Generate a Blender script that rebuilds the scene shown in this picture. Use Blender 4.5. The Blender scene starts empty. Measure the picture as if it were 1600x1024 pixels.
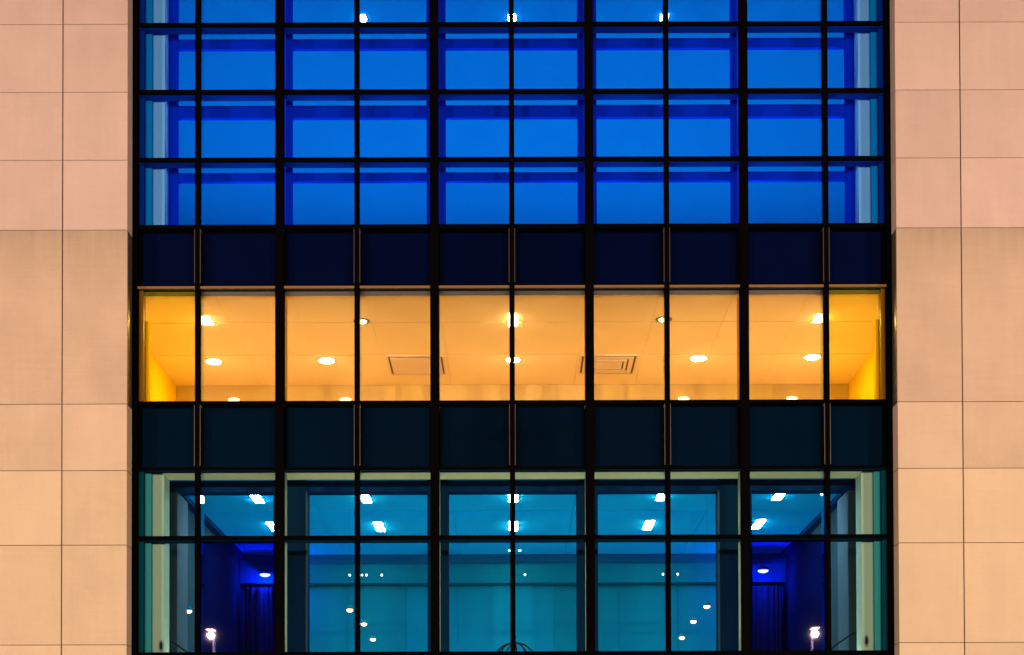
import bpy, math, random
from mathutils import Matrix, Vector
random.seed(7)
C = bpy.context.scene
COL = C.collection

# ------------------------------------------------------------------ camera
D = 28.0                       # metres from the camera to the glass line
CAMZ = 1.6
PITCH = math.radians(1.0)
HM = 28.0 * math.tan(PITCH + math.atan((1261 - 512) / 2254.0))
FPX = 80.0 * (D * math.cos(PITCH) + HM * math.sin(PITCH))
cam = bpy.data.cameras.new('camera')
cam.sensor_width = 36.0
cam.lens = FPX / 1600.0 * 36.0
cam.shift_y = (1261 - 512) / 1600.0
cam.shift_x = -0.0014
cam.clip_end = 2000
camo = bpy.data.objects.new('camera', cam)
COL.objects.link(camo)
camo.matrix_world = (Matrix.Translation((0, -D, CAMZ)) @ Matrix.Rotation(math.radians(90) + PITCH, 4, 'X')
                     @ Matrix.Rotation(math.radians(-0.16), 4, 'Z'))
C.camera = camo

# ------------------------------------------------------------------ sky, sun, exposure
SUN_EL, SUN_ROT = math.radians(0.5), math.radians(20)
w = bpy.data.worlds.new('World'); C.world = w; w.use_nodes = True
nt = w.node_tree
bg = nt.nodes['Background']
sky = nt.nodes.new('ShaderNodeTexSky')
sky.sky_type = 'NISHITA'; sky.sun_disc = False
sky.sun_elevation = SUN_EL; sky.sun_rotation = SUN_ROT
nt.links.new(sky.outputs[0], bg.inputs[0])
bg.inputs[1].default_value = 0.012
sl = bpy.data.lights.new('sun', 'SUN'); sl.energy = 0.05; sl.angle = math.radians(10); sl.color = (1, .80, .66)
so = bpy.data.objects.new('sun', sl); COL.objects.link(so)
sd = Vector((math.sin(SUN_ROT) * math.cos(SUN_EL), math.cos(SUN_ROT) * math.cos(SUN_EL), math.sin(SUN_EL)))
so.rotation_euler = sd.to_track_quat('Z', 'Y').to_euler()
so.location = (0, -40, 30)
C.view_settings.view_transform = 'Standard'; C.view_settings.look = 'None'
C.view_settings.exposure = 0.0; C.view_settings.gamma = 1.0
C.view_settings.use_curve_mapping = False
C.render.engine = 'CYCLES'
cy = C.cycles
cy.use_denoising = True
try: cy.denoiser = 'OPENIMAGEDENOISE'
except Exception: pass
cy.max_bounces = 8; cy.diffuse_bounces = 4; cy.glossy_bounces = 3
cy.transparent_max_bounces = 24
cy.sample_clamp_indirect = 6.0
cy.caustics_reflective = False; cy.caustics_refractive = False

# ------------------------------------------------------------------ units: u = 1/80 m on the facade
def Z(py):                       # height of a facade point
    return CAMZ + D * math.tan(PITCH + math.atan((1261 - py) / FPX))
def X(u): return u / 80.0
def K(d): return D / (D + d)
def H(hu): return Z(1300 - hu)   # height given in facade units above the horizon
def P(px, py, d):                # a point at depth d behind the glass
    s = (D + d) / D
    return Vector(((px - 800) / 80.0 * s, d, CAMZ + (Z(py) - CAMZ) * s))

# ------------------------------------------------------------------ materials
def mat(name, color, rough=.6, metal=0., var=0., noise=0., nscale=(3, 3, 3), bump=0., spec=.5, bscale=60):
    m = bpy.data.materials.new(name); m.use_nodes = True
    t = m.node_tree; b = t.nodes['Principled BSDF']
    b.inputs['Roughness'].default_value = rough
    b.inputs['Metallic'].default_value = metal
    b.inputs['Specular IOR Level'].default_value = spec
    b.inputs['Base Color'].default_value = (*color, 1)
    tc = t.nodes.new('ShaderNodeTexCoord')
    gm = t.nodes.new('ShaderNodeNewGeometry')
    mp = t.nodes.new('ShaderNodeMapping'); mp.inputs['Scale'].default_value = nscale
    t.links.new(gm.outputs['Position'], mp.inputs[0])
    n = t.nodes.new('ShaderNodeTexNoise'); n.inputs['Scale'].default_value = 1; n.inputs['Detail'].default_value = 5
    t.links.new(mp.outputs[0], n.inputs['Vector'])
    # value = 1 + noise*(n-.5)*2 + var*(rand-.5)*2
    a = t.nodes.new('ShaderNodeMath'); a.operation = 'MULTIPLY_ADD'
    a.inputs[1].default_value = 2 * noise; a.inputs[2].default_value = 1 - noise
    t.links.new(n.outputs[0], a.inputs[0])
    oi = t.nodes.new('ShaderNodeObjectInfo')
    r = t.nodes.new('ShaderNodeMath'); r.operation = 'MULTIPLY_ADD'
    r.inputs[1].default_value = 2 * var; r.inputs[2].default_value = -var
    t.links.new(oi.outputs['Random'], r.inputs[0])
    s = t.nodes.new('ShaderNodeMath'); s.operation = 'ADD'
    t.links.new(a.outputs[0], s.inputs[0]); t.links.new(r.outputs[0], s.inputs[1])
    mx = t.nodes.new('ShaderNodeVectorMath'); mx.operation = 'SCALE'
    mx.inputs[0].default_value = color
    t.links.new(s.outputs[0], mx.inputs['Scale'])
    t.links.new(mx.outputs[0], b.inputs['Base Color'])
    if bump:
        n2 = t.nodes.new('ShaderNodeTexNoise'); n2.inputs['Scale'].default_value = bscale; n2.inputs['Detail'].default_value = 4
        t.links.new(gm.outputs['Position'], n2.inputs['Vector'])
        bp = t.nodes.new('ShaderNodeBump'); bp.inputs['Strength'].default_value = bump; bp.inputs['Distance'].default_value = .01
        t.links.new(n2.outputs[0], bp.inputs['Height']); t.links.new(bp.outputs[0], b.inputs['Normal'])
    return m

def stone_mat(name, ca, cb, dark, top_dark=0.):
    m = bpy.data.materials.new(name); m.use_nodes = True
    t = m.node_tree; b = t.nodes['Principled BSDF']
    b.inputs['Roughness'].default_value = .8; b.inputs['Specular IOR Level'].default_value = .2
    gm = t.nodes.new('ShaderNodeNewGeometry'); oi = t.nodes.new('ShaderNodeObjectInfo')
    off = t.nodes.new('ShaderNodeVectorMath'); off.operation = 'SCALE'
    off.inputs[0].default_value = (31, 17, 53); t.links.new(oi.outputs['Random'], off.inputs['Scale'])
    ad = t.nodes.new('ShaderNodeVectorMath'); ad.operation = 'ADD'
    t.links.new(gm.outputs['Position'], ad.inputs[0]); t.links.new(off.outputs[0], ad.inputs[1])
    def noise(scale, detail, rough=.55):
        mp = t.nodes.new('ShaderNodeMapping'); mp.inputs['Scale'].default_value = scale
        t.links.new(ad.outputs[0], mp.inputs[0])
        n = t.nodes.new('ShaderNodeTexNoise'); n.inputs['Scale'].default_value = 1
        n.inputs['Detail'].default_value = detail; n.inputs['Roughness'].default_value = rough
        t.links.new(mp.outputs[0], n.inputs[0]); return n.outputs[0]
    run = noise((7, 7, .35), 4, .6); grain = noise((70, 70, 90), 2)
    cloud = noise((1.1, 1.1, .8), 5); streak = noise((1.2, 1.2, 22), 5, .7); fine = noise((14, 14, 40), 3)
    def ma(op, a, bb, c=None):
        q = t.nodes.new('ShaderNodeMath'); q.operation = op
        for i, v in enumerate((a, bb, c)):
            if v is None: continue
            if isinstance(v, (int, float)): q.inputs[i].default_value = v
            else: t.links.new(v, q.inputs[i])
        return q.outputs[0]
    f = ma('MULTIPLY_ADD', cloud, 1.2, -.1)
    f2 = ma('ADD', f, ma('MULTIPLY_ADD', oi.outputs['Random'], .42, -.21))
    mix = t.nodes.new('ShaderNodeMix'); mix.data_type = 'RGBA'; mix.clamp_factor = True
    mix.inputs[6].default_value = (*ca, 1); mix.inputs[7].default_value = (*cb, 1)
    t.links.new(f2, mix.inputs[0])
    v = ma('MULTIPLY_ADD', streak, dark, 1 - dark * .5)
    v = ma('ADD', v, ma('MULTIPLY_ADD', fine, .06, -.03))
    v = ma('ADD', v, ma('MULTIPLY_ADD', grain, .22, -.11))
    v = ma('ADD', v, ma('MULTIPLY_ADD', run, .10, -.05))
    if top_dark:      # streaky darkening down from the joint above, strongest at the top edge
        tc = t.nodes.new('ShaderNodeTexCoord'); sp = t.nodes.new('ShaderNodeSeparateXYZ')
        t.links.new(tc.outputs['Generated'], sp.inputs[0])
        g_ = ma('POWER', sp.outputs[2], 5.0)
        v = ma('SUBTRACT', v, ma('MULTIPLY', ma('MULTIPLY', g_, top_dark), ma('MULTIPLY_ADD', run, 1.6, -.1)))
    sc = t.nodes.new('ShaderNodeVectorMath'); sc.operation = 'SCALE'
    t.links.new(mix.outputs[2], sc.inputs[0]); t.links.new(v, sc.inputs['Scale'])
    t.links.new(sc.outputs[0], b.inputs['Base Color'])
    bp = t.nodes.new('ShaderNodeBump'); bp.inputs['Strength'].default_value = .12; bp.inputs['Distance'].default_value = .01
    t.links.new(fine, bp.inputs['Height']); t.links.new(bp.outputs[0], b.inputs['Normal'])
    return m

def glass_mat(name, tint, refl=1.0, wav=0.0):
    m = bpy.data.materials.new(name); m.use_nodes = True
    t = m.node_tree; t.nodes.remove(t.nodes['Principled BSDF'])
    o = t.nodes['Material Output']
    tr = t.nodes.new('ShaderNodeBsdfTransparent'); tr.inputs[0].default_value = (*tint, 1)
    gl = t.nodes.new('ShaderNodeBsdfGlossy'); gl.inputs['Roughness'].default_value = .01
    gl.inputs[0].default_value = (.9, .95, 1, 1)
    fr = t.nodes.new('ShaderNodeFresnel'); fr.inputs[0].default_value = 1.45
    q = t.nodes.new('ShaderNodeMath'); q.operation = 'MULTIPLY'; q.inputs[1].default_value = refl
    t.links.new(fr.outputs[0], q.inputs[0])
    mx = t.nodes.new('ShaderNodeMixShader')
    t.links.new(q.outputs[0], mx.inputs[0]); t.links.new(tr.outputs[0], mx.inputs[1]); t.links.new(gl.outputs[0], mx.inputs[2])
    t.links.new(mx.outputs[0], o.inputs[0])
    return m

def emit(name, color, strength):
    m = bpy.data.materials.new(name); m.use_nodes = True
    t = m.node_tree; b = t.nodes['Principled BSDF']
    b.inputs['Base Color'].default_value = (.8, .8, .8, 1)
    b.inputs['Emission Color'].default_value = (*color, 1)
    b.inputs['Emission Strength'].default_value = strength
    return m

M = dict(
    black=mat('black_metal', (.0016, .0016, .002), .6, spec=.0),
    bead=mat('bronze_bead', (.024, .017, .014), .5, .0),
    tanbead=mat('tan_bead', (.17, .10, .042), .6, spec=.05),
    stone_up=stone_mat('pale_stone', (.365, .302, .275), (.46, .383, .352), .07),
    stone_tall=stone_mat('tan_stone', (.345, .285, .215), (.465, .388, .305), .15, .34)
    , stone_mid=stone_mat('mid_stone', (.37, .312, .235), (.475, .40, .305), .10),
    stone_low=stone_mat('warm_stone', (.405, .350, .245), (.505, .432, .312), .09),
    joint=mat('dark_joint', (.045, .022, .012), .9),
    reveal_metal=mat('brushed_reveal_metal', (.42, .36, .32), .22, .85, noise=.1, nscale=(1, 60, 1)),
    glass=glass_mat('clear_glass', (.965, .985, .985)),
    glass_amber=glass_mat('amber_tinted_glass', (.99, .985, .55)),
    glass_blue=glass_mat('deep_blue_glass', (.24, .22, .70)),
    fin=glass_mat('green_edge_glass', (.80, .93, .93), 1.4),
    sp_up=mat('navy_shadow_box', (.0006, .0032, .031), .5, noise=.12, nscale=(2, 2, 2), spec=.0),
    sp_low=mat('teal_shadow_box', (.0005, .0075, .0235), .5, noise=.12, nscale=(2, 2, 2), spec=.0),
    # upper hall
    ub_ceil=mat('blue_ceiling_paint', (.0006, .132, .47), .8, noise=.02, nscale=(.3, .3, .3), spec=.0),
    ub_bar=mat('ultramarine_metal', (.0006, .022, .62), .5, spec=.0),
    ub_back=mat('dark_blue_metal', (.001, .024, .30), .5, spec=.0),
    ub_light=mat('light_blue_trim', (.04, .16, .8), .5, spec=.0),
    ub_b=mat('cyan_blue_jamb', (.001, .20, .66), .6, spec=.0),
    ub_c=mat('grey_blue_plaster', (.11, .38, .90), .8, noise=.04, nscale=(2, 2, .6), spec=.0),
    ub_floor=mat('pale_blue_floor', (.4, .55, .8), .6),
    # yellow room
    y_ceil=mat('cream_ceiling_board', (.90, .665, .325), .85, var=.008, noise=.02, nscale=(.6, .6, .6), spec=.0),
    y_wall=mat('yellow_paint', (.86, .52, .012), .8, noise=.03, nscale=(.6, .6, .6), spec=.0),
    y_back=mat('ochre_wall_paint', (.50, .34, .11), .8, noise=.02, nscale=(.6, .6, .6), spec=.0),
    y_trim=mat('amber_trim', (.55, .30, .05), .6, spec=.0),
    y_jamb=mat('brown_jamb', (.16, .07, .02), .5),
    y_floor=mat('pale_oak_floor', (.66, .55, .42), .6),
    headteal=mat('dark_teal_head', (.004, .03, .05), .5, spec=.0),
    cassette=mat('grey_blind_cassette', (.085, .085, .085), .5),
    vent=mat('cream_vent_metal', (.74, .54, .32), .5),
    ventdark=mat('brown_vent_slot', (.16, .10, .05), .7),
    # lower hall
    lo_ceil=mat('azure_ceiling_paint', (.003, .335, .62), .8, var=.02, noise=.03, nscale=(.4, .4, .4), spec=.0),
    lo_band=mat('azure_ceiling_band', (.001, .33, .65), .8, spec=.0),
    lo_wall=mat('teal_wall_paint', (.001, .110, .18), .8, noise=.06, nscale=(.7, .7, .35), spec=.0),
    lo_wall2=mat('azure_wall_paint', (.001, .122, .225), .8, noise=.06, nscale=(.7, .7, .35), spec=.0),
    lo_side=mat('grey_teal_plaster', (.013, .038, .050), .8, noise=.07, nscale=(.5, .5, .5), spec=.0),
    lo_pil=mat('grey_plaster', (.035, .075, .095), .8, noise=.04, nscale=(1, 1, .5), spec=.0),
    lo_beam=mat('dark_petrol_paint', (.002, .024, .080), .6, spec=.0),
    lo_col=mat('dark_petrol_column', (.002, .018, .048), .5, spec=.0),
    lo_edge=mat('grey_column_edge', (.025, .07, .085), .6, spec=.05),
    lo_far=mat('petrol_band_paint', (.003, .085, .19), .7, spec=.0),
    lo_cream=mat('cream_casing', (.26, .36, .20), .7, noise=.04, nscale=(3, 3, .7), spec=.0),
    lo_soff=mat('cream_soffit', (.93, .95, .45), .7, noise=.04, nscale=(3, 3, 3), spec=.0),
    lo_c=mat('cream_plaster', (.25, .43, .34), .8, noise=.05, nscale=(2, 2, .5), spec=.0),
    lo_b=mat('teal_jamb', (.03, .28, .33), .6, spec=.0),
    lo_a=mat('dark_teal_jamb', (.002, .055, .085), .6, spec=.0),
    lo_back=mat('petrol_transom', (.002, .030, .062), .5, spec=.0),
    lo_floor=mat('pale_stone_floor', (.55, .60, .62), .5),
    curtain=mat('navy_curtain', (.004, .010, .02), .9),
    rail=mat('dark_steel', (.006, .016, .018), .7, spec=0),
    fit=mat('grey_fitting', (.12, .17, .14), .5),
    bronze=mat('aged_bronze', (.006, .012, .010), .8, spec=.02),
    white=mat('white_enamel', (.7, .7, .68), .5),
    slab=mat('concrete', (.2, .2, .2), .9),
    ground=mat('grey_paving', (.12, .11, .10), .85, noise=.2, nscale=(.6, .6, .6), bump=.3),
    pole=mat('dark_pole_paint', (.03, .03, .03), .5),
    e_yel=emit('warm_lamp', (1, .725, .34), 165),
    e_yel2=emit('warm_dim_lamp', (1, .66, .28), 14),
    e_wall=emit('amber_wall_lamp', (1, .62, .22), 3),
    e_low=emit('white_lamp', (1, .90, .72), 235),
    e_blue=emit('blue_white_lamp', (.60, .80, 1), 245),
    e_deep=emit('blue_lamp', (.28, .5, 1), 60),
    e_spot=emit('warm_spot', (1, .58, .26), 9),
    e_tiny=emit('tiny_spot', (.8, .95, 1), 5),
    e_up=emit('hall_lamp', (1, .92, .8), 150),
    e_street=emit('sodium_lens', (1, .62, .3), 60),
)

# ------------------------------------------------------------------ mesh helpers
CACHE = {}
def mk(name, mesh, parent=None, loc=(0, 0, 0), rot=None):
    o = bpy.data.objects.new(name, mesh); COL.objects.link(o); o.location = loc
    if rot: o.rotation_euler = rot
    if parent: o.parent = parent
    return o
def mesh_of(name, verts, faces, m, smooth=False):
    me = bpy.data.meshes.new(name); me.from_pydata(verts, [], faces); me.materials.append(M[m]); me.update()
    if smooth:
        for p in me.polygons: p.use_smooth = True
    return me
def box_geo(a, b, bev=0.):
    x0, y0, z0 = a; x1, y1, z1 = b
    if not bev:
        v = [(x0,y0,z0),(x1,y0,z0),(x1,y1,z0),(x0,y1,z0),(x0,y0,z1),(x1,y0,z1),(x1,y1,z1),(x0,y1,z1)]
        f = [(0,3,2,1),(4,5,6,7),(0,1,5,4),(1,2,6,5),(2,3,7,6),(3,0,4,7)]
        return v, f
    # bevel only on the front (-y) face
    v = [(x0+bev,y0,z0+bev),(x1-bev,y0,z0+bev),(x1-bev,y0,z1-bev),(x0+bev,y0,z1-bev),
         (x0,y0+bev,z0),(x1,y0+bev,z0),(x1,y0+bev,z1),(x0,y0+bev,z1),
         (x0,y1,z0),(x1,y1,z0),(x1,y1,z1),(x0,y1,z1)]
    f = [(0,1,2,3),(0,4,5,1),(1,5,6,2),(2,6,7,3),(3,7,4,0),(4,8,9,5),(5,9,10,6),(6,10,11,7),(7,11,8,4),(8,11,10,9)]
    return v, f
def box(name, m, x0, x1, y0, y1, z0, z1, parent=None, bev=0.):
    if x1 < x0: x0, x1 = x1, x0
    if z1 < z0: z0, z1 = z1, z0
    sx, sy, sz = round(x1 - x0, 4), round(y1 - y0, 4), round(z1 - z0, 4)
    key = (name, m, sx, sy, sz, bev)
    if key not in CACHE:
        v, f = box_geo((-sx/2, -sy/2, -sz/2), (sx/2, sy/2, sz/2), bev)
        CACHE[key] = mesh_of(name, v, f, m)
    loc = Vector(((x0+x1)/2, (y0+y1)/2, (z0+z1)/2))
    if parent is not None: loc -= world(parent)
    return mk(name, CACHE[key], parent, loc)
def world(o):
    p = Vector(o.location)
    while o.parent is not None:
        o = o.parent; p = p + Vector(o.location)
    return p
class MB:
    def __init__(s): s.v = []; s.f = []
    def add(s, v, f):
        n = len(s.v); s.v += [tuple(a) for a in v]; s.f += [tuple(i + n for i in q) for q in f]; return s
    def box(s, x0, x1, y0, y1, z0, z1): return s.add(*box_geo((x0, y0, z0), (x1, y1, z1)))
    def tube(s, pts, r, n=8):
        pts = [Vector(p) for p in pts]; rings = []
        for i, p in enumerate(pts):
            d = (pts[min(i+1, len(pts)-1)] - pts[max(i-1, 0)]).normalized()
            a = d.orthogonal().normalized() if i == 0 else (rings[-1][1] - d * rings[-1][1].dot(d)).normalized()
            b = d.cross(a)
            rr = r[i] if isinstance(r, (list, tuple)) else r
            rings.append(([p + (a*math.cos(2*math.pi*k/n) + b*math.sin(2*math.pi*k/n))*rr for k in range(n)], a))
        v = [q for ring, _ in rings for q in ring]; f = []
        for i in range(len(pts)-1):
            for k in range(n):
                f.append((i*n+k, i*n+(k+1) % n, (i+1)*n+(k+1) % n, (i+1)*n+k))
        f.append(tuple(range(n))[::-1]); f.append(tuple((len(pts)-1)*n+k for k in range(n)))
        return s.add(v, f)
    def lathe(s, prof, n=24, sx=1., axis='z'):
        v = []; f = []
        for r, h in prof:
            for k in range(n):
                a = 2*math.pi*k/n
                q = (r*math.cos(a)*sx, r*math.sin(a), h)
                if axis == 'y': q = (q[0], q[2], q[1])
                v.append(q)
        for i in range(len(prof)-1):
            for k in range(n):
                f.append((i*n+k, i*n+(k+1) % n, (i+1)*n+(k+1) % n, (i+1)*n+k))
        f.append(tuple(range(n))[::-1]); f.append(tuple((len(prof)-1)*n+k for k in range(n)))
        return s.add(v, f)
    def mesh(s, name, m, smooth=False): return mesh_of(name, s.v, s.f, m, smooth)
    def build(s, name, m, parent=None, loc=(0, 0, 0), smooth=False): return mk(name, s.mesh(name, m, smooth), parent, loc)
def thing(name, label, cat, loc=(0, 0, 0), group=None):
    o = bpy.data.objects.new(name, None); COL.objects.link(o); o.location = loc
    o.empty_display_size = .2
    tag(o, label, cat, group); return o
def tag(o, label, cat, group=None):
    o['label'] = label; o['category'] = cat
    if group: o['group'] = group
    return o

# ------------------------------------------------------------------ ground
g = MB().add([(-400, -400, 0), (400, -400, 0), (400, 400, 0), (-400, 400, 0)], [(0, 1, 2, 3)]).build('ground', 'ground')
g['kind'] = 'structure'

# ------------------------------------------------------------------ the building
B = thing('office_building', 'office building with pale stone piers either side of a dark gridded glass wall', 'building')

# stone piers
rows = [-285, -178, -71, 36, 142, 248.3, 357.5, 629.5, 733.5, 850, 1006, 1110, 1230, 1340, 1425]
S = 81.25 / 80.0      # the stone face stands in front of the glass line
def Zs(py): return CAMZ + (Z(py) - CAMZ) / S
cols = [592.5, 692.5, 830.0, 1000.0, 1160.0]
J = .011
for sgn in (-1, 1):
    x0, x1 = sorted((sgn * X(596), sgn * X(1165)))
    core = box('stone_wall', 'joint', x0, x1, -.375, .30, 0, Zs(-285), B)
    core['label'] = 'pale stone pier %s of the glass' % ('left' if sgn < 0 else 'right')
    for r in range(len(rows) - 1):
        zt, zb = Zs(rows[r]), max(Zs(rows[r+1]), 0.0)
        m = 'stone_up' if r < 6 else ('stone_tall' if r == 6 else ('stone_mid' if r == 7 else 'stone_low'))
        gap = J * (1.6 if r in (5, 6) else 1)
        for c in range(len(cols) - 1):
            a, b = sorted((sgn * X(cols[c]), sgn * X(cols[c+1])))
            j = random.uniform(-.0012, .0012)
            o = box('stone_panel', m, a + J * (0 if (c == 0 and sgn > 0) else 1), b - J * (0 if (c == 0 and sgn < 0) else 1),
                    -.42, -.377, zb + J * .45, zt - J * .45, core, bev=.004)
            o.location.y += j
        a, b = sorted((sgn * X(592.5), sgn * X(595.5)))
        box('reveal_panel', 'reveal_metal' if r == 6 else m, a + .001, b, -.376, .02, zb + J * .55, zt - J * .55, core)

# curtain wall grid
THIN = [0, -242, 242, -491, 491]; THICK = [-121, 121, -363, 363]
EDGE = 585.0
xs = sorted(THIN + THICK)
def half(u): return 4.1 if u in THIN else 6.9
cells = []
lefts = [-EDGE] + xs; rights = xs + [EDGE]
for a, b in zip(lefts, rights):
    cells.append((a + (half(a) if a != -EDGE else 0), b - (half(b) if b != EDGE else 0)))
TOP, BOT = Z(-285), 0.0
for u in xs:
    h = half(u)
    box('mullion', 'black', X(u - h), X(u + h), -.04, .020, BOT, TOP, B, bev=.004)
    if u in THIN: box('mullion_back', 'black', X(u - h + .3), X(u + h - .3), .0205, .07, BOT, TOP, B)
for s in (-1, 1):
    a, b = sorted((s * EDGE, s * 592.4))
    box('edge_mullion', 'black', X(a), X(b), -.07, .10, BOT, TOP, B, bev=.004)
# transoms (top, bottom, kind)
TR = [(-178, -170, 'u'), (-71.5, -63.5, 'u'), (34.4, 42.5, 'u'), (139, 147.6, 'u'), (245.2, 253.4, 'u'), (350, 357.5, 'n'), (443.5, 447, 'n'),
      (625.4, 632, 'n'), (728.5, 734.5, 'n'), (836, 843.6, 'l'), (1017.6, 1027, 'n'), (1150, 1157, 'n'), (1280, 1287, 'n')]
for (t, b, k) in TR:
    for (a, c) in cells:
        box('transom', 'black', X(a), X(c), -.012, .020, Z(b) + .006, Z(t) - .006, B)
        if k == 'n' and t != 728.5: box('transom_back', 'black', X(a) + .001, X(c) - .001, .0205, .30, Z(b) + .001, Z(t) - .001, B)
        if k == 'u':
            box('transom_back', 'ub_back', X(a), X(c), .0205, .235, Z(b), Z(t), B)
        if k == 'l':
            box('transom_back', 'lo_back', X(a), X(c), .0205, .30, Z(b), Z(t), B)
# glass panes; rows between transoms
WIN = [(-170, -71.5), (-63.5, 34.4), (42.5, 139), (147.6, 245.2), (253.4, 350), (451, 625.4), (734.5, 836), (843.6, 1017.6)]
for (t, b) in WIN:
    for i, (a, c) in enumerate(cells):
        g_ = 'glass_blue' if (t == 843.6 and i in (1, 8)) else ('glass_amber' if t == 451 and i in (0, 9) else 'glass')
        o = box('window_pane', g_, X(a) - .012, X(c) + .012, .028, .040, Z(b) - .012, Z(t) + .012, B)
        if g_ == 'glass_amber': o['label'] = 'amber tinted end window pane'
        if g_ == 'glass_blue': o['label'] = 'deep blue tinted window pane'
SP = [(357.5, 443.5, 'sp_up'), (632, 728.5, 'sp_low'), (1027, 1150, 'sp_low'), (1157, 1280, 'sp_low'), (1287, 1420, 'sp_low')]
for (t, b, m) in SP:
    for (a, c) in cells:
        o = box('spandrel_panel', m, X(a) + .006, X(c) - .006, .19, .215, Z(b) + .004, Z(t) - .004, B)
        box('spandrel_pane', 'glass', X(a) - .012, X(c) + .012, .028, .040, Z(b) - .012, Z(t) + .012, o)
        box('inner_bead', 'black', X(a) + .0065, X(a) + .03, .13, .16, Z(b) + .006, Z(t) - .006, o)
        box('inner_bead', 'black', X(c) - .03, X(c) - .0065, .13, .16, Z(b) + .006, Z(t) - .006, o)
    for u in THIN:
        for s in (-1, 1):
            a, c = sorted((u + s * 3.9, u + s * 5.0))
            box('glazing_bead', 'bead', X(a), X(c), -.047, -.022, Z(b) + .01, Z(t) - .01, B)
# back of mullions and casings
def casing(zb, zt, dark, light, d1, d2):
    for u in THICK:
        h = half(u) - .15
        box('mullion_back', dark, X(u - h), X(u + h), .0205, d1, zb, zt, B)
        box('mullion_casing', light, X(u - h + .1), X(u + h - .1), d1 + .0015, d2, zb, zt, B)
casing(Z(350), Z(-170), 'ub_bar', 'ub_light', .14, .20)
casing(Z(625.4), Z(451), 'black', 'y_trim', .12, .42)
casing(Z(1017.6), Z(734.5), 'lo_back', 'lo_cream', .11, .38)
for t, b in ((357.5, 445), (632, 730), (1027, 1420)):
    for u in THICK: box('mullion_back', 'black', X(u - 6.7), X(u + 6.7), .0205, .30, Z(b), Z(t), B)
    for u in THIN: box('mullion_back', 'black', X(u - 3.8), X(u + 3.8), .0715, .30, Z(b), Z(t), B)
    for s in (-1, 1):
        a, c = sorted((s * 581.5, s * 592))
        box('mullion_back', 'black', X(a), X(c), .102, .30, Z(b), Z(t), B)
# glass fins behind the slim mullions
for (t, b) in [(-170, 350), (451, 625.4), (734.5, 1017.6)]:
    for u in THIN:
        if u == 0: continue
        s = -1 if u > 0 else 1
        a, c = sorted((u + s * 2.9, u + s * 3.8))
        box('glass_fin', 'fin', X(a), X(c), .072, .37, Z(b) + .003, Z(t) - .003, B)
# jambs beside the edge mullions
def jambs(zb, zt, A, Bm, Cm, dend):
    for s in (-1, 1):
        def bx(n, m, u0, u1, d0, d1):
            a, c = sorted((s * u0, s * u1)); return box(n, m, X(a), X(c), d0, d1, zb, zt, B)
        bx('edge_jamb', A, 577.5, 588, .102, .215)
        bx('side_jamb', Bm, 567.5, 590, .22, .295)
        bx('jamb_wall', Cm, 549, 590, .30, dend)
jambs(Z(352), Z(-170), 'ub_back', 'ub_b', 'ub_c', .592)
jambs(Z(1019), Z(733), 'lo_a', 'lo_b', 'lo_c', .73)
for s in (-1, 1):
    a, c = sorted((s * 578.5, s * 588))
    box('edge_jamb', 'y_jamb', X(a), X(c), .102, .30, Z(627), Z(449), B)

# ---- slabs between storeys
box('floor_slab', 'slab', X(-1160), X(1160), .302, 14, H(850) + .02, H(925), B)
box('floor_slab', 'slab', X(-1160), X(1160), .302, 14, H(585), H(660), B)
box('floor_slab', 'slab', X(-1160), X(1160), .302, 14, H(120), H(200), B)

# ---- upper blue hall
zf, zc = H(926), H(1365)
box('floor', 'ub_floor', X(-820), X(820), .31, 13, H(925) + .002, H(930), B)
uc = box('ceiling', 'ub_ceil', X(-820), X(820), .31, 13, zc, zc + .15, B)
uc['label'] = 'bright blue painted ceiling of the upper hall'
box('interior_wall', 'ub_ceil', X(-821), X(821), 13.0, 13.2, H(925), zc + .3, B)
for s in (-1, 1):
    a, c = sorted((s * 821, s * 835)); box('interior_wall', 'ub_ceil', X(a), X(c), .31, 13, H(930), zc + .15, B)
d = .60
verts = [(-549, -534.5), (-375, -351), (-136, -105.5), (105.5, 136), (351, 375), (534.5, 549)]
for a, c in verts:
    box('inner_post', 'ub_bar', X(a), X(c), d, d + .12, H(930), zc, B)
k = K(d)
bars = [(-250, -232), (-155, -138), (-46, -30), (60, 75), (164, 183), (269, 282.3)]
gaps = [(-534.5, -375), (-351, -136), (-105.5, 105.5), (136, 351), (375, 534.5)]
for t, b in bars:
    zt, zb = P(800, t, d).z, P(800, b, d).z
    for a, c in gaps:
        box('inner_rail', 'ub_bar', X(a) + .001, X(c) - .001, d + .01, d + .11, zb, zt, B)

# ---- yellow room
yz = H(845); yd = 5.92
box('floor', 'y_floor', X(-640), X(640), .31, yd, H(660) + .002, H(664), B)
yc = box('ceiling', 'y_back', X(-640), X(640), .31, yd + .1, yz + .03, yz + .05, B)
yc['label'] = 'cream ceiling boards above the yellow room'
xe = [-636, -468, -349, -232, -116, 0, 116, 232, 349, 468, 636]
de = [.18, 1.72, 3.76, yd]
for i in range(len(xe)-1):
    for j in range(3):
        box('ceiling_panel', 'y_ceil', X(xe[i]) + .002, X(xe[i+1]) - .002, de[j] + .014, de[j+1] - .014, yz, yz + .028, yc)
box('interior_wall', 'y_back', X(-640), X(640), yd, yd + .1, H(660), yz + .02, B)['label'] = 'ochre back wall of the yellow room'
for s in (-1, 1):
    a, c = sorted((s * 636, s * 645))
    o = box('interior_wall', 'y_wall', X(a), X(c), .31, yd - .002, H(664), yz - .001, B)
    o['label'] = 'bright yellow side wall'
    a, c = sorted((s * 574, s * 579.5))
    box('wall_pilaster', 'y_wall', X(a), X(c), .302, .45, H(664), H(808), B)
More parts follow.
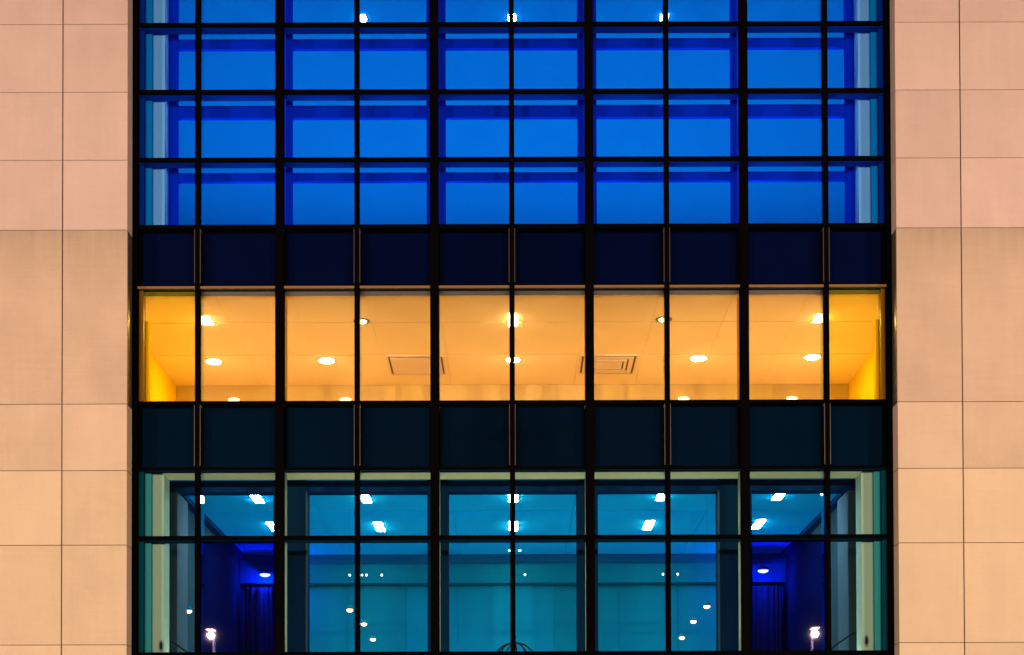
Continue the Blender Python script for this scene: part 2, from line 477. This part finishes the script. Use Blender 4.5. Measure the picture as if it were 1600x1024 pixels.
for (a, c) in cells:
    box('head_bead', 'tanbead', X(a) + .002, X(c) - .002, -.030, .02, Z(450.6), Z(447), B)
    box('window_head', 'headteal', X(a), X(c), .0445, .165, H(850), Z(447), B)
    o = box('blind_cassette', 'cassette', X(a), X(c), .1665, .178, P(800, 461.3, .1665).z, H(858), B, bev=.002)

# ---- lower hall
lz = H(575); ld = 9.2
box('floor', 'lo_floor', X(-600), X(600), .31, 10, H(200) + .002, H(204), B)
lc = box('ceiling', 'lo_beam', X(-600), X(600), .31, 10, lz + .03, lz + .05, B)
lc['label'] = 'azure blue boarded ceiling of the lower hall'
xe = [-566, -348, -108, 108, 348, 566]; de = [.31, 1.3, 4.07, 4.70, 7.0, ld]
for i in range(len(xe)-1):
    for j in range(len(de)-1):
        box('ceiling_panel', 'lo_band' if j == 2 else 'lo_ceil', X(xe[i]) + .004, X(xe[i+1]) - .004,
            de[j] + .004, de[j+1] - .004, lz - (.012 if j == 2 else 0), lz + .028, lc)
for (a, c) in cells:
    box('window_head', 'lo_back', X(a), X(c), .0205, .20, Z(734.5), Z(729), B)
box('soffit', 'lo_soff', X(-549) + .002, X(549) - .002, .2015, .72, Z(734.7), lz - .002, B)
box('ceiling_beam', 'lo_beam', X(-566) + .002, X(566) - .002, 1.32, 1.62, H(557), lz - .002, B)
for u, wd in ((-363, 27), (-122, 17), (122, 17), (363, 27)):
    s = -1 if u > 0 else 1
    box('column', 'lo_col', X(u - wd), X(u + wd), 1.27, 1.75, H(204), H(575) - .001, B)
    if wd < 20: continue
    a, c = sorted((u + s * (wd - 1.2), u + s * (wd + 1.3)))
    box('column_edge', 'lo_edge', X(a), X(c), 1.262, 1.276, H(204), H(557), B)
for s in (-1, 1):
    a, c = sorted((s * 566, s * 600)); box('interior_wall', 'lo_side', X(a), X(c), .735, 10, H(204), lz, B)
    a, c = sorted((s * 547, s * 565.9)); box('wall_pilaster', 'lo_pil', X(a), X(c), 1.31, 2.25, H(204), H(557) - .002, B)
    a, c = sorted((s * 553, s * 565.9)); box('cornice', 'lo_beam', X(a), X(c), 2.252, ld - .002, H(566), lz - .004, B)
# far wall with a bulkhead and wall panels
bw = box('interior_wall', 'lo_wall', X(-566) + .002, X(566) - .002, ld + .45, ld + .6, H(204), lz, B)
bw['label'] = 'teal back wall of the lower hall'
px = [-560, -345, -222, -116, 84, 222, 345, 560]
for i in range(len(px)-1):
    box('wall_panel', 'lo_wall2' if i in (2, 3) else 'lo_wall', X(px[i]) + .003, X(px[i+1]) - .003, ld + .40, ld + .449, H(205), H(516), bw)
box('bulkhead', 'lo_wall', X(-565), X(565), ld, ld + .39, H(517), H(558), B)
box('ceiling_beam', 'lo_far', X(-565), X(565), ld - .06, ld + .39, H(558) + .001, lz - .003, B)

# ------------------------------------------------------------------ loose things inside
def curtain(label, u0, u1, d, h0, h1):
    v = []; f = []; n = 60
    for r, h in enumerate((h0, h1)):
        for i in range(n + 1):
            t = i / n; v.append((X(u0 + (u1 - u0) * t), d + .045 * math.sin(t * 36 + 2 * math.sin(t * 7)) + .02 * math.sin(t * 91), H(h)))
    for i in range(n): f.append((i, i + 1, n + 2 + i, n + 1 + i))
    o = mk('curtain', mesh_of('curtain', v, f, 'curtain', True)); md = o.modifiers.new('t', 'SOLIDIFY'); md.thickness = .01
    return tag(o, label, 'curtain', 'curtains on the back wall of the lower hall')
curtain('dark navy curtain hanging behind the left deep blue pane', -552, -488, ld - .25, 210, 505)
curtain('dark navy curtain hanging behind the right deep blue pane', 488, 552, ld - .25, 210, 505)

# added fill strips, hidden below the sill line, brighten the cream soffit and jambs
for u, lb in ((-480, 'far left bay'), (-242, 'left bay'), (0, 'centre bay'), (242, 'right bay'), (480, 'far right bay')):
    z = H(268)
    t = thing('added_sill_light', 'added slim fill light below view at the sill of the %s' % lb, 'strip light', (X(u), .55, z), 'added fill lights along the sill of the lower hall')
    MB().box(-1.0, 1.0, -.04, .04, 0, .04).build('housing', 'white', t)
    MB().box(-.9, .9, -.02, .02, H(204) - z, 0).build('bracket', 'pole', t)
    l = bpy.data.lights.new('sill_fill_area', 'AREA'); l.shape = 'RECTANGLE'; l.size = 1.9; l.size_y = .06
    l.energy = 9; l.color = (1, .93, .78)
    o = bpy.data.objects.new('sill_fill_area', l); COL.objects.link(o); o.parent = t
    o.location = (0, 0, .045); o.rotation_euler = (math.pi, 0, 0)
# --- lower hall ceiling lamps: two square lenses in a slim tray
def troffer(px, py, label, em, ceil_u=575, w_=.19, l_=.42, gap=.10, group='recessed twin lamps in the lower hall ceiling', single=False):
    h = 1300 - py; k = h / ceil_u; d = D / k - D
    z = H(ceil_u)
    t = thing('ceiling_light', label, 'ceiling light', ((px - 800) / 80 / k, d, z), group)
    box('tray', 'white', t.location.x - w_/2 - .02, t.location.x + w_/2 + .02, d - l_ - gap, d + l_ + gap, z - .008, z + .02, t)
    for s in ((-1, 1) if not single else (0,)):
        m = MB(); L = l_ / 2 if not single else l_
        v = []; n = 8
        # convex lens
        for (ww, yy, zz) in ((w_/2, L, -.0085), (w_/2 * .92, L * .94, -.020), (w_/2 * .6, L * .75, -.027)):
            v += [(-ww, -yy, zz), (ww, -yy, zz), (ww, yy, zz), (-ww, yy, zz)]
        f = [(8, 11, 10, 9)]
        for q in (0, 4):
            for i in range(4): f.append((q + i, q + (i+1) % 4, q + 4 + (i+1) % 4, q + 4 + i))
        f = [tuple(reversed(x)) for x in f]
        m.add(v, f); m.build('lens', em, t, (0, s * (L + gap/2), 0))
    return t
troffer(400, 776, 'bright white ceiling lamp in the upper pane between the left edge mullions', 'e_blue')
troffer(427, 822, 'white ceiling lamp half hidden behind the first thick mullion from the left', 'e_blue')
troffer(570, 776, 'warm white ceiling lamp just right of the left slim mullion, nearer the glass', 'e_low')
troffer(592, 822.5, 'twin-lens ceiling lamp below and right of the slim left mullion lamp', 'e_low')
troffer(801, 776, 'upper ceiling lamp split by the centre mullion in the lower hall', 'e_low')
troffer(801, 822, 'lower ceiling lamp split by the centre mullion in the lower hall', 'e_low')
troffer(1034, 774, 'warm white ceiling lamp just left of the right slim mullion, nearer the glass', 'e_low')
troffer(1012, 821, 'twin-lens ceiling lamp below and left of the slim right mullion lamp', 'e_low')
troffer(1217, 774, 'bright white ceiling lamp in the upper pane left of the right-hand slim mullion', 'e_blue')
troffer(1183, 820, 'white ceiling lamp beside the last thick mullion on the right', 'e_blue')

# --- yellow room lamps
def oval_light(px, py, label, em, ceil_u=845, r=.17, sx=1., ring=False, rr=None):
    h = 1300 - py; k = h / ceil_u; d = D / k - D; z = H(ceil_u)
    t = thing('ceiling_light', label, 'ceiling light', ((px - 800) / 80 / k, d, z), 'round downlights in the yellow room ceiling' if ceil_u == 845 else None)
    MB().lathe([(r * 1.22, -.0005), (r * 1.22, -.012), (r * 1.05, -.014), (r * 1.0, -.004)], 32, sx).build('trim_ring', 'ventdark' if ring else 'white', t)
    q = rr or r * .93
    MB().lathe([(q, -.006), (q * .94, -.026), (q * .6, -.040), (q * .1, -.044)], 32, sx).build('lens', em, t)
    return t
troffer(322, 499, 'large warm ceiling lamp right of the far left slim mullion in the yellow room', 'e_yel', 845, .20, .24, 0, 'rectangular lamps in the yellow room ceiling', True)
troffer(1282, 498, 'large warm ceiling lamp left of the far right slim mullion in the yellow room', 'e_yel', 845, .20, .24, 0, 'rectangular lamps in the yellow room ceiling', True)
troffer(801, 500, 'tall warm ceiling lamp split by the centre mullion of the yellow room', 'e_yel', 845, .18, .33, 0, 'rectangular lamps in the yellow room ceiling', True)
oval_light(334, 564, 'glowing oval downlight beside the yellow left end of the room', 'e_yel', r=.16)
oval_light(510, 563, 'glowing oval downlight alone in the second bay from the left', 'e_yel', r=.17)
oval_light(801, 562.5, 'glowing downlight split by the centre mullion, between the two ceiling vents', 'e_yel', r=.15)
oval_light(1091, 561, 'glowing oval downlight right of the louvred square vent', 'e_yel', r=.17)
oval_light(1269, 559.5, 'glowing oval downlight beside the yellow right end of the room', 'e_yel', r=.16)
oval_light(565, 501.5, 'dim round downlight with dark ring beside the left slim mullion', 'e_yel2', r=.14, ring=True, rr=.10)
oval_light(1037, 500, 'dim round downlight with dark ring beside the right slim mullion', 'e_yel2', r=.14, ring=True, rr=.10)
def wall_light(px, label):
    p = P(px, 625, yd)
    t = thing('wall_light', label, 'wall light', p, 'wall lights low on the yellow room back wall')
    MB().box(-.12, .12, -.03, -.001, -.12, -.02).build('bracket', 'vent', t)
    MB().lathe([(.02, -.10), (.09, -.085), (.12, -.06), (.10, -.035), (.02, -.03)], 24, 1.15, 'y').build('shade', 'e_wall', t)
    for o in t.children:
        if o.name.startswith('shade'): o.scale = (1, 1, .42)
wall_light(366, 'wall light low behind the second pane from the left, cut by the sill')
wall_light(540, 'wall light low beside the slim mullion left of centre, cut by the sill')
wall_light(1067, 'wall light low beside the slim mullion right of centre, cut by the sill')
wall_light(1236, 'wall light low in the second pane from the right, cut by the sill')

# unseen fill lights added behind the spandrel to even out the yellow room's ceiling
for r_, dd in enumerate((1.3, 4.2)):
    for c_, u in enumerate((-545, -290, 0, 290, 545)):
        z = H(664) + .002
        t = thing('added_uplight', 'added low fill light below the windows of the yellow room', 'fill light', (X(u), dd, z),
                  'added fill lights in the yellow room')
        MB().box(-.6, .6, -.16, .16, 0, .05).build('base', 'white', t)
        MB().box(-.6, .6, -.12, .12, .05, .14).build('trough', 'white', t)
        l = bpy.data.lights.new('fill_area', 'AREA'); l.shape = 'RECTANGLE'; l.size = 1.1; l.size_y = .2
        l.energy = 10.5 * (1.35 if abs(u) > 500 else 1); l.color = (1, .70, .32)
        o = bpy.data.objects.new('fill_area', l); COL.objects.link(o); o.parent = t
        o.location = (0, 0, .16); o.rotation_euler = (math.pi, 0, 0)
# --- vents
def vent(sgn, label, louvred):
    u0, u1 = (-221, -124) if sgn < 0 else (124, 221)
    d0, d1 = 3.80, 5.02
    cx, cyy = X((u0 + u1) / 2), (d0 + d1) / 2; z = yz
    t = thing('ceiling_vent', label, 'ceiling vent', (cx, cyy, z), 'square vents in the yellow room ceiling')
    w2, l2 = X(u1 - u0) / 2, (d1 - d0) / 2
    MB().box(-w2, w2, -l2, l2, -.006, -.0005).build('back_plate', 'ventdark', t)
    def frame(a, b, c, e, z0, z1, nm='frame'):
        m = MB(); m.box(-a, a, -b, -c if False else -b + (b - e), z0, z1); m.box(-a, a, e, b, z0, z1)
        m.box(-a, -c, -e, e, z0, z1); m.box(c, a, -e, e, z0, z1)
        return m.build(nm, 'vent', t)
    frame(w2 + .05, l2 + .05, w2 - .0, l2 - .0, -.030, -.0006)
    if not louvred:
        MB().box(-w2 + .045, w2 - .045, -l2 + .09, l2 - .05, -.035, -.007).build('face_plate', 'vent', t)
    else:
        a, b = w2 - .05, l2 - .07
        frame(a, b, a - .10, b - .13, -.034, -.007, 'louvre')
        a, b = w2 - .19, l2 - .24
        frame(a, b, a - .06, b - .08, -.045, -.007, 'louvre')
        a, b = w2 - .29, l2 - .38
        MB().box(-a, a, -b, b, -.05, -.007).build('centre_plate', 'vent', t)
vent(-1, 'flat square ceiling vent with thin dark edge slots, left of centre', False)
vent(1, 'square ceiling vent with nested louvres and dark slots, right of centre', True)

UP_FILL = 58
# --- upper hall lamps
for px_, lb in ((566, 'white lamp in the top row beside the slim mullion left of centre'), (801, 'white lamp in the top row split by the centre mullion'),
                (1040, 'white lamp in the top row beside the slim mullion right of centre')):
    troffer(px_, 28, lb, 'e_up', 1365, .15, .12, 0, 'lamps in the upper hall ceiling', True)
# fill lights added out of sight on the floor brighten the hall ceiling
for r_, dd in enumerate((1.6, 5.2, 9.6)):
    for c_, u in enumerate((-640, -380, -130, 130, 380, 640)):
        z = H(930) + .002
        t = thing('added_uplight', 'added low white fill light brightening the blue ceiling of the upper hall', 'fill light', (X(u), dd, z),
                  'added fill lights in the upper hall')
        MB().box(-.45, .45, -.14, .14, 0, .05).build('base', 'white', t)
        MB().box(-.40, .40, -.02, .02, .05, .16).build('stem', 'pole', t)
        MB().box(-.45, .45, -.10, .10, .16, .22).build('trough', 'white', t)
        l = bpy.data.lights.new('fill_area', 'AREA'); l.shape = 'RECTANGLE'; l.size = .8; l.size_y = .12
        l.energy = UP_FILL * (.85, 1.0, 1.5)[r_] * (1.35 if abs(u) > 600 else 1); l.color = (.80, .92, 1)
        o = bpy.data.objects.new('fill_area', l); COL.objects.link(o); o.parent = t
        o.location = (0, 0, .24); o.rotation_euler = (math.pi, 0, 0)

# --- small lamps in the lower hall
def spot(px, py, hu, label, em='e_spot', r=.07, group='small warm lamps hanging in the lower hall', name='pendant_light', drop=True):
    k = (1300 - py) / hu; d = D / k - D; z = H(hu)
    t = thing(name, label, 'pendant light', ((px - 800) / 80 / k, d, z), group)
    MB().lathe([(r * 1.1, .0), (r * 1.15, .03), (r * .6, .09), (r * .2, .10)], 20).build('shade', 'lo_wall', t)
    MB().lathe([(r * .98, .012), (r * .9, -.025), (r * .5, -.05), (r * .1, -.056)], 20).build('bulb', em, t)
    MB().tube([(0, 0, .10), (0, 0, lz - z - .013)], .0012, 5).build('cord', 'lo_side', t)
    return t
names = [('left', (546, 952), (568, 974), (582, 998)), ('right', (1102, 948), (1081, 971.5), (1063, 997))]
for side, a, b, c in names:
    spot(*a, 380, 'highest of the three small warm lamps descending past the %s slim mullion' % side)
    spot(*b, 380, 'middle one of the three small warm lamps by the %s slim mullion' % side)
    spot(*c, 380, 'lowest of the three small warm lamps above the sill, %s of centre' % side)
spot(295, 953, 375, 'small warm lamp beside the grey pilaster at the far left'); spot(314, 975, 375, 'tiny warm lamp behind the glass fin at the far left', r=.05)
spot(1333, 947, 375, 'small warm lamp beside the cream jamb at the far right'); spot(1308, 971, 375, 'warm lamp just right of the far right slim mullion')
bl1 = spot(414, 897, 532, 'brilliant blue-white lamp behind the left deep blue pane', 'e_deep', .14, 'blue-white lamps behind the deep blue panes')
bl2 = spot(1190, 893, 532, 'brilliant blue-white lamp behind the right deep blue pane', 'e_deep', .14, 'blue-white lamps behind the deep blue panes')

for t in (bl1, bl2):
    l = bpy.data.lights.new('blue_bulb', 'POINT'); l.energy = 170; l.color = (.03, .16, 1); l.shadow_soft_size = .05
    o = bpy.data.objects.new('blue_bulb', l); COL.objects.link(o); o.parent = t; o.location = (0, -.05, -.12)
# light rail with tiny spots
p0, p1 = P(484, 898, 8.6), P(1118, 898, 8.6)
lr = thing('light_rail', 'thin horizontal cable with tiny spotlights across the teal back wall', 'light rail', ((p0.x + p1.x)/2, 8.6, p0.z))
MB().tube([(p0.x - lr.location.x, 0, 0), (p1.x - lr.location.x, 0, 0)], .006, 6).build('rail', 'lo_wall', lr)
for q in (546, 565, 572, 596, 819, 1034, 1057):
    p = P(q, 898, 8.6) - lr.location
    MB().lathe([(.02, .02), (.024, 0), (.02, -.02), (.004, -.03)], 10).build('tiny_spot', 'e_tiny', lr, p)
for q in (p0.x, p1.x):
    MB().tube([(q - lr.location.x, 0, 0), (q - lr.location.x, .34, 0)], .008, 6).build('bracket', 'lo_side', lr)
for q, lb in ((795, 'left of the centre mullion'), (811, 'right of the centre mullion')):
    k = (1300 - 860) / 575; d = D / k - D
    o = MB().lathe([(.035, -.001), (.03, -.03), (.006, -.04)], 12).build('ceiling_spotlight', 'e_tiny', None, ((q - 800)/80/k, d, lz))
    tag(o, 'tiny ceiling spotlight just %s in the lower hall' % lb, 'spotlight', 'tiny ceiling spotlights')

# handrails
def handrail(pts, post, label):
    t = thing('handrail', label, 'handrail', pts[0], 'stair handrails in the lower hall')
    MB().tube([p - pts[0] for p in pts], .017, 8).build('rail', 'rail', t)
    for q in post: MB().tube([q - pts[0], Vector((q.x, q.y, H(204))) - pts[0]], .016, 8).build('post', 'rail', t)
L0 = [P(267.5, 1001, .82), P(272, 1003, .88), P(296, 1020, 1.12), P(320, 1040, 1.2)]
handrail(L0, [L0[0]], 'dark sloping handrail beside the left cream jamb')
R0 = [P(1335.5, 994, .80), P(1331, 990, .85), P(1303, 1009, 1.1), P(1280, 1030, 1.2)]
handrail(R0, [R0[0]], 'dark sloping handrail beside the right cream jamb')
# oval fittings on the jamb walls
for px_, py_, lb in ((252.5, 1008, 'small dark oval fitting low on the left cream jamb'), (1350, 1003, 'small dark oval fitting low on the right cream jamb')):
    p = P(px_, py_, .30)
    t = thing('oval_fitting', lb, 'wall fitting', p, 'oval fittings on the cream jambs')
    m = MB().lathe([(.085, -.001), (.085, -.012), (.07, -.018), (.01, -.018)], 28, .62, 'y'); m.build('plate', 'fit', t)
    m = MB().lathe([(.058, -.0185), (.05, -.03), (.01, -.032)], 20, .5, 'y'); m.build('push_button', 'rail', t)
    for o in t.children: o.scale = (1, 1, 1.45)
# dome frame over the sill
pc = P(803, 1041, 2.2); R = .49
t = thing('dome_frame', 'dark arched cage top with a small finial rising above the sill at the centre', 'dome frame', pc)
for i in range(5):
    a = math.pi * (i / 5) + .2
    pts = [(R * math.cos(a) * math.cos(q), R * math.sin(a) * math.cos(q), R * math.sin(q)) for q in [math.pi * j / 20 for j in range(21)]]
    MB().tube(pts, .014, 8).build('rib', 'bronze', t)
MB().tube([(R * math.cos(2*math.pi*j/32), R * math.sin(2*math.pi*j/32), 0) for j in range(33)], .016, 8).build('ring', 'bronze', t)
MB().lathe([(.05, R - .01), (.05, R + .015), (.018, R + .03), (.018, R + .09), (.035, R + .11), (.02, R + .14), (.003, R + .16)], 14).build('finial', 'bronze', t)
MB().tube([(0, 0, H(204) - pc.z), (0, 0, 0)], .03, 10).build('stem', 'bronze', t)
for i in range(4):
    a = math.pi * i / 4
    MB().tube([(-R * math.cos(a), -R * math.sin(a), 0), (R * math.cos(a), R * math.sin(a), 0)], .01, 6).build('spoke', 'bronze', t)

# ------------------------------------------------------------------ street lamps in the square, behind and beside the camera
def street_lamp(x, y, e, label, h=8.95):
    t = thing('street_lamp', label, 'street lamp', (x, y, 0), 'street lamps in the square facing the building')
    MB().tube([(0, 0, 0), (0, 0, .5), (0, 0, .52), (0, 0, 8.9)], [.11, .11, .07, .05], 12).build('pole', 'pole', t)
    MB().tube([(0, 0, 8.88), (0, .4, 8.95)], .03, 8).build('arm', 'pole', t)
    MB().add(*box_geo((-.16, .2, 8.93), (.16, .85, 9.03))).build('housing', 'pole', t)
    MB().add(*box_geo((-.13, .25, 8.905), (.13, .8, 8.929))).build('lens', 'e_street', t)
    l = bpy.data.lights.new('street_lamp_bulb', 'POINT'); l.energy = STREET * e; l.color = (1, .645, .465); l.shadow_soft_size = .11
    o = bpy.data.objects.new('street_lamp_bulb', l); COL.objects.link(o); o.parent = t; o.location = (0, .52, 8.72)
STREET = 24300
street_lamp(-10.9, -24.4, .30, 'tall street lamp with warm light, nearest on the left of the viewpoint')
street_lamp(10.9, -24.4, .30, 'tall street lamp with warm light, nearest on the right of the viewpoint')
for x_, y_, e_, lb in ((-24, -25, .85, 'added street lamp far out to the left of the viewpoint'), (24, -25, .85, 'added street lamp far out to the right of the viewpoint'),
                       (-18, -40, .50, 'added street lamp in the second row, left'), (18, -40, .50, 'added street lamp in the second row, right'),
                       (-5.5, -44, .50, 'added street lamp in the back row, just left of the viewpoint'), (5.5, -44, .50, 'added street lamp in the back row, just right of the viewpoint')):
    street_lamp(x_, y_, e_, lb)  # extra lamps added out of view to soften shadows and even the stone
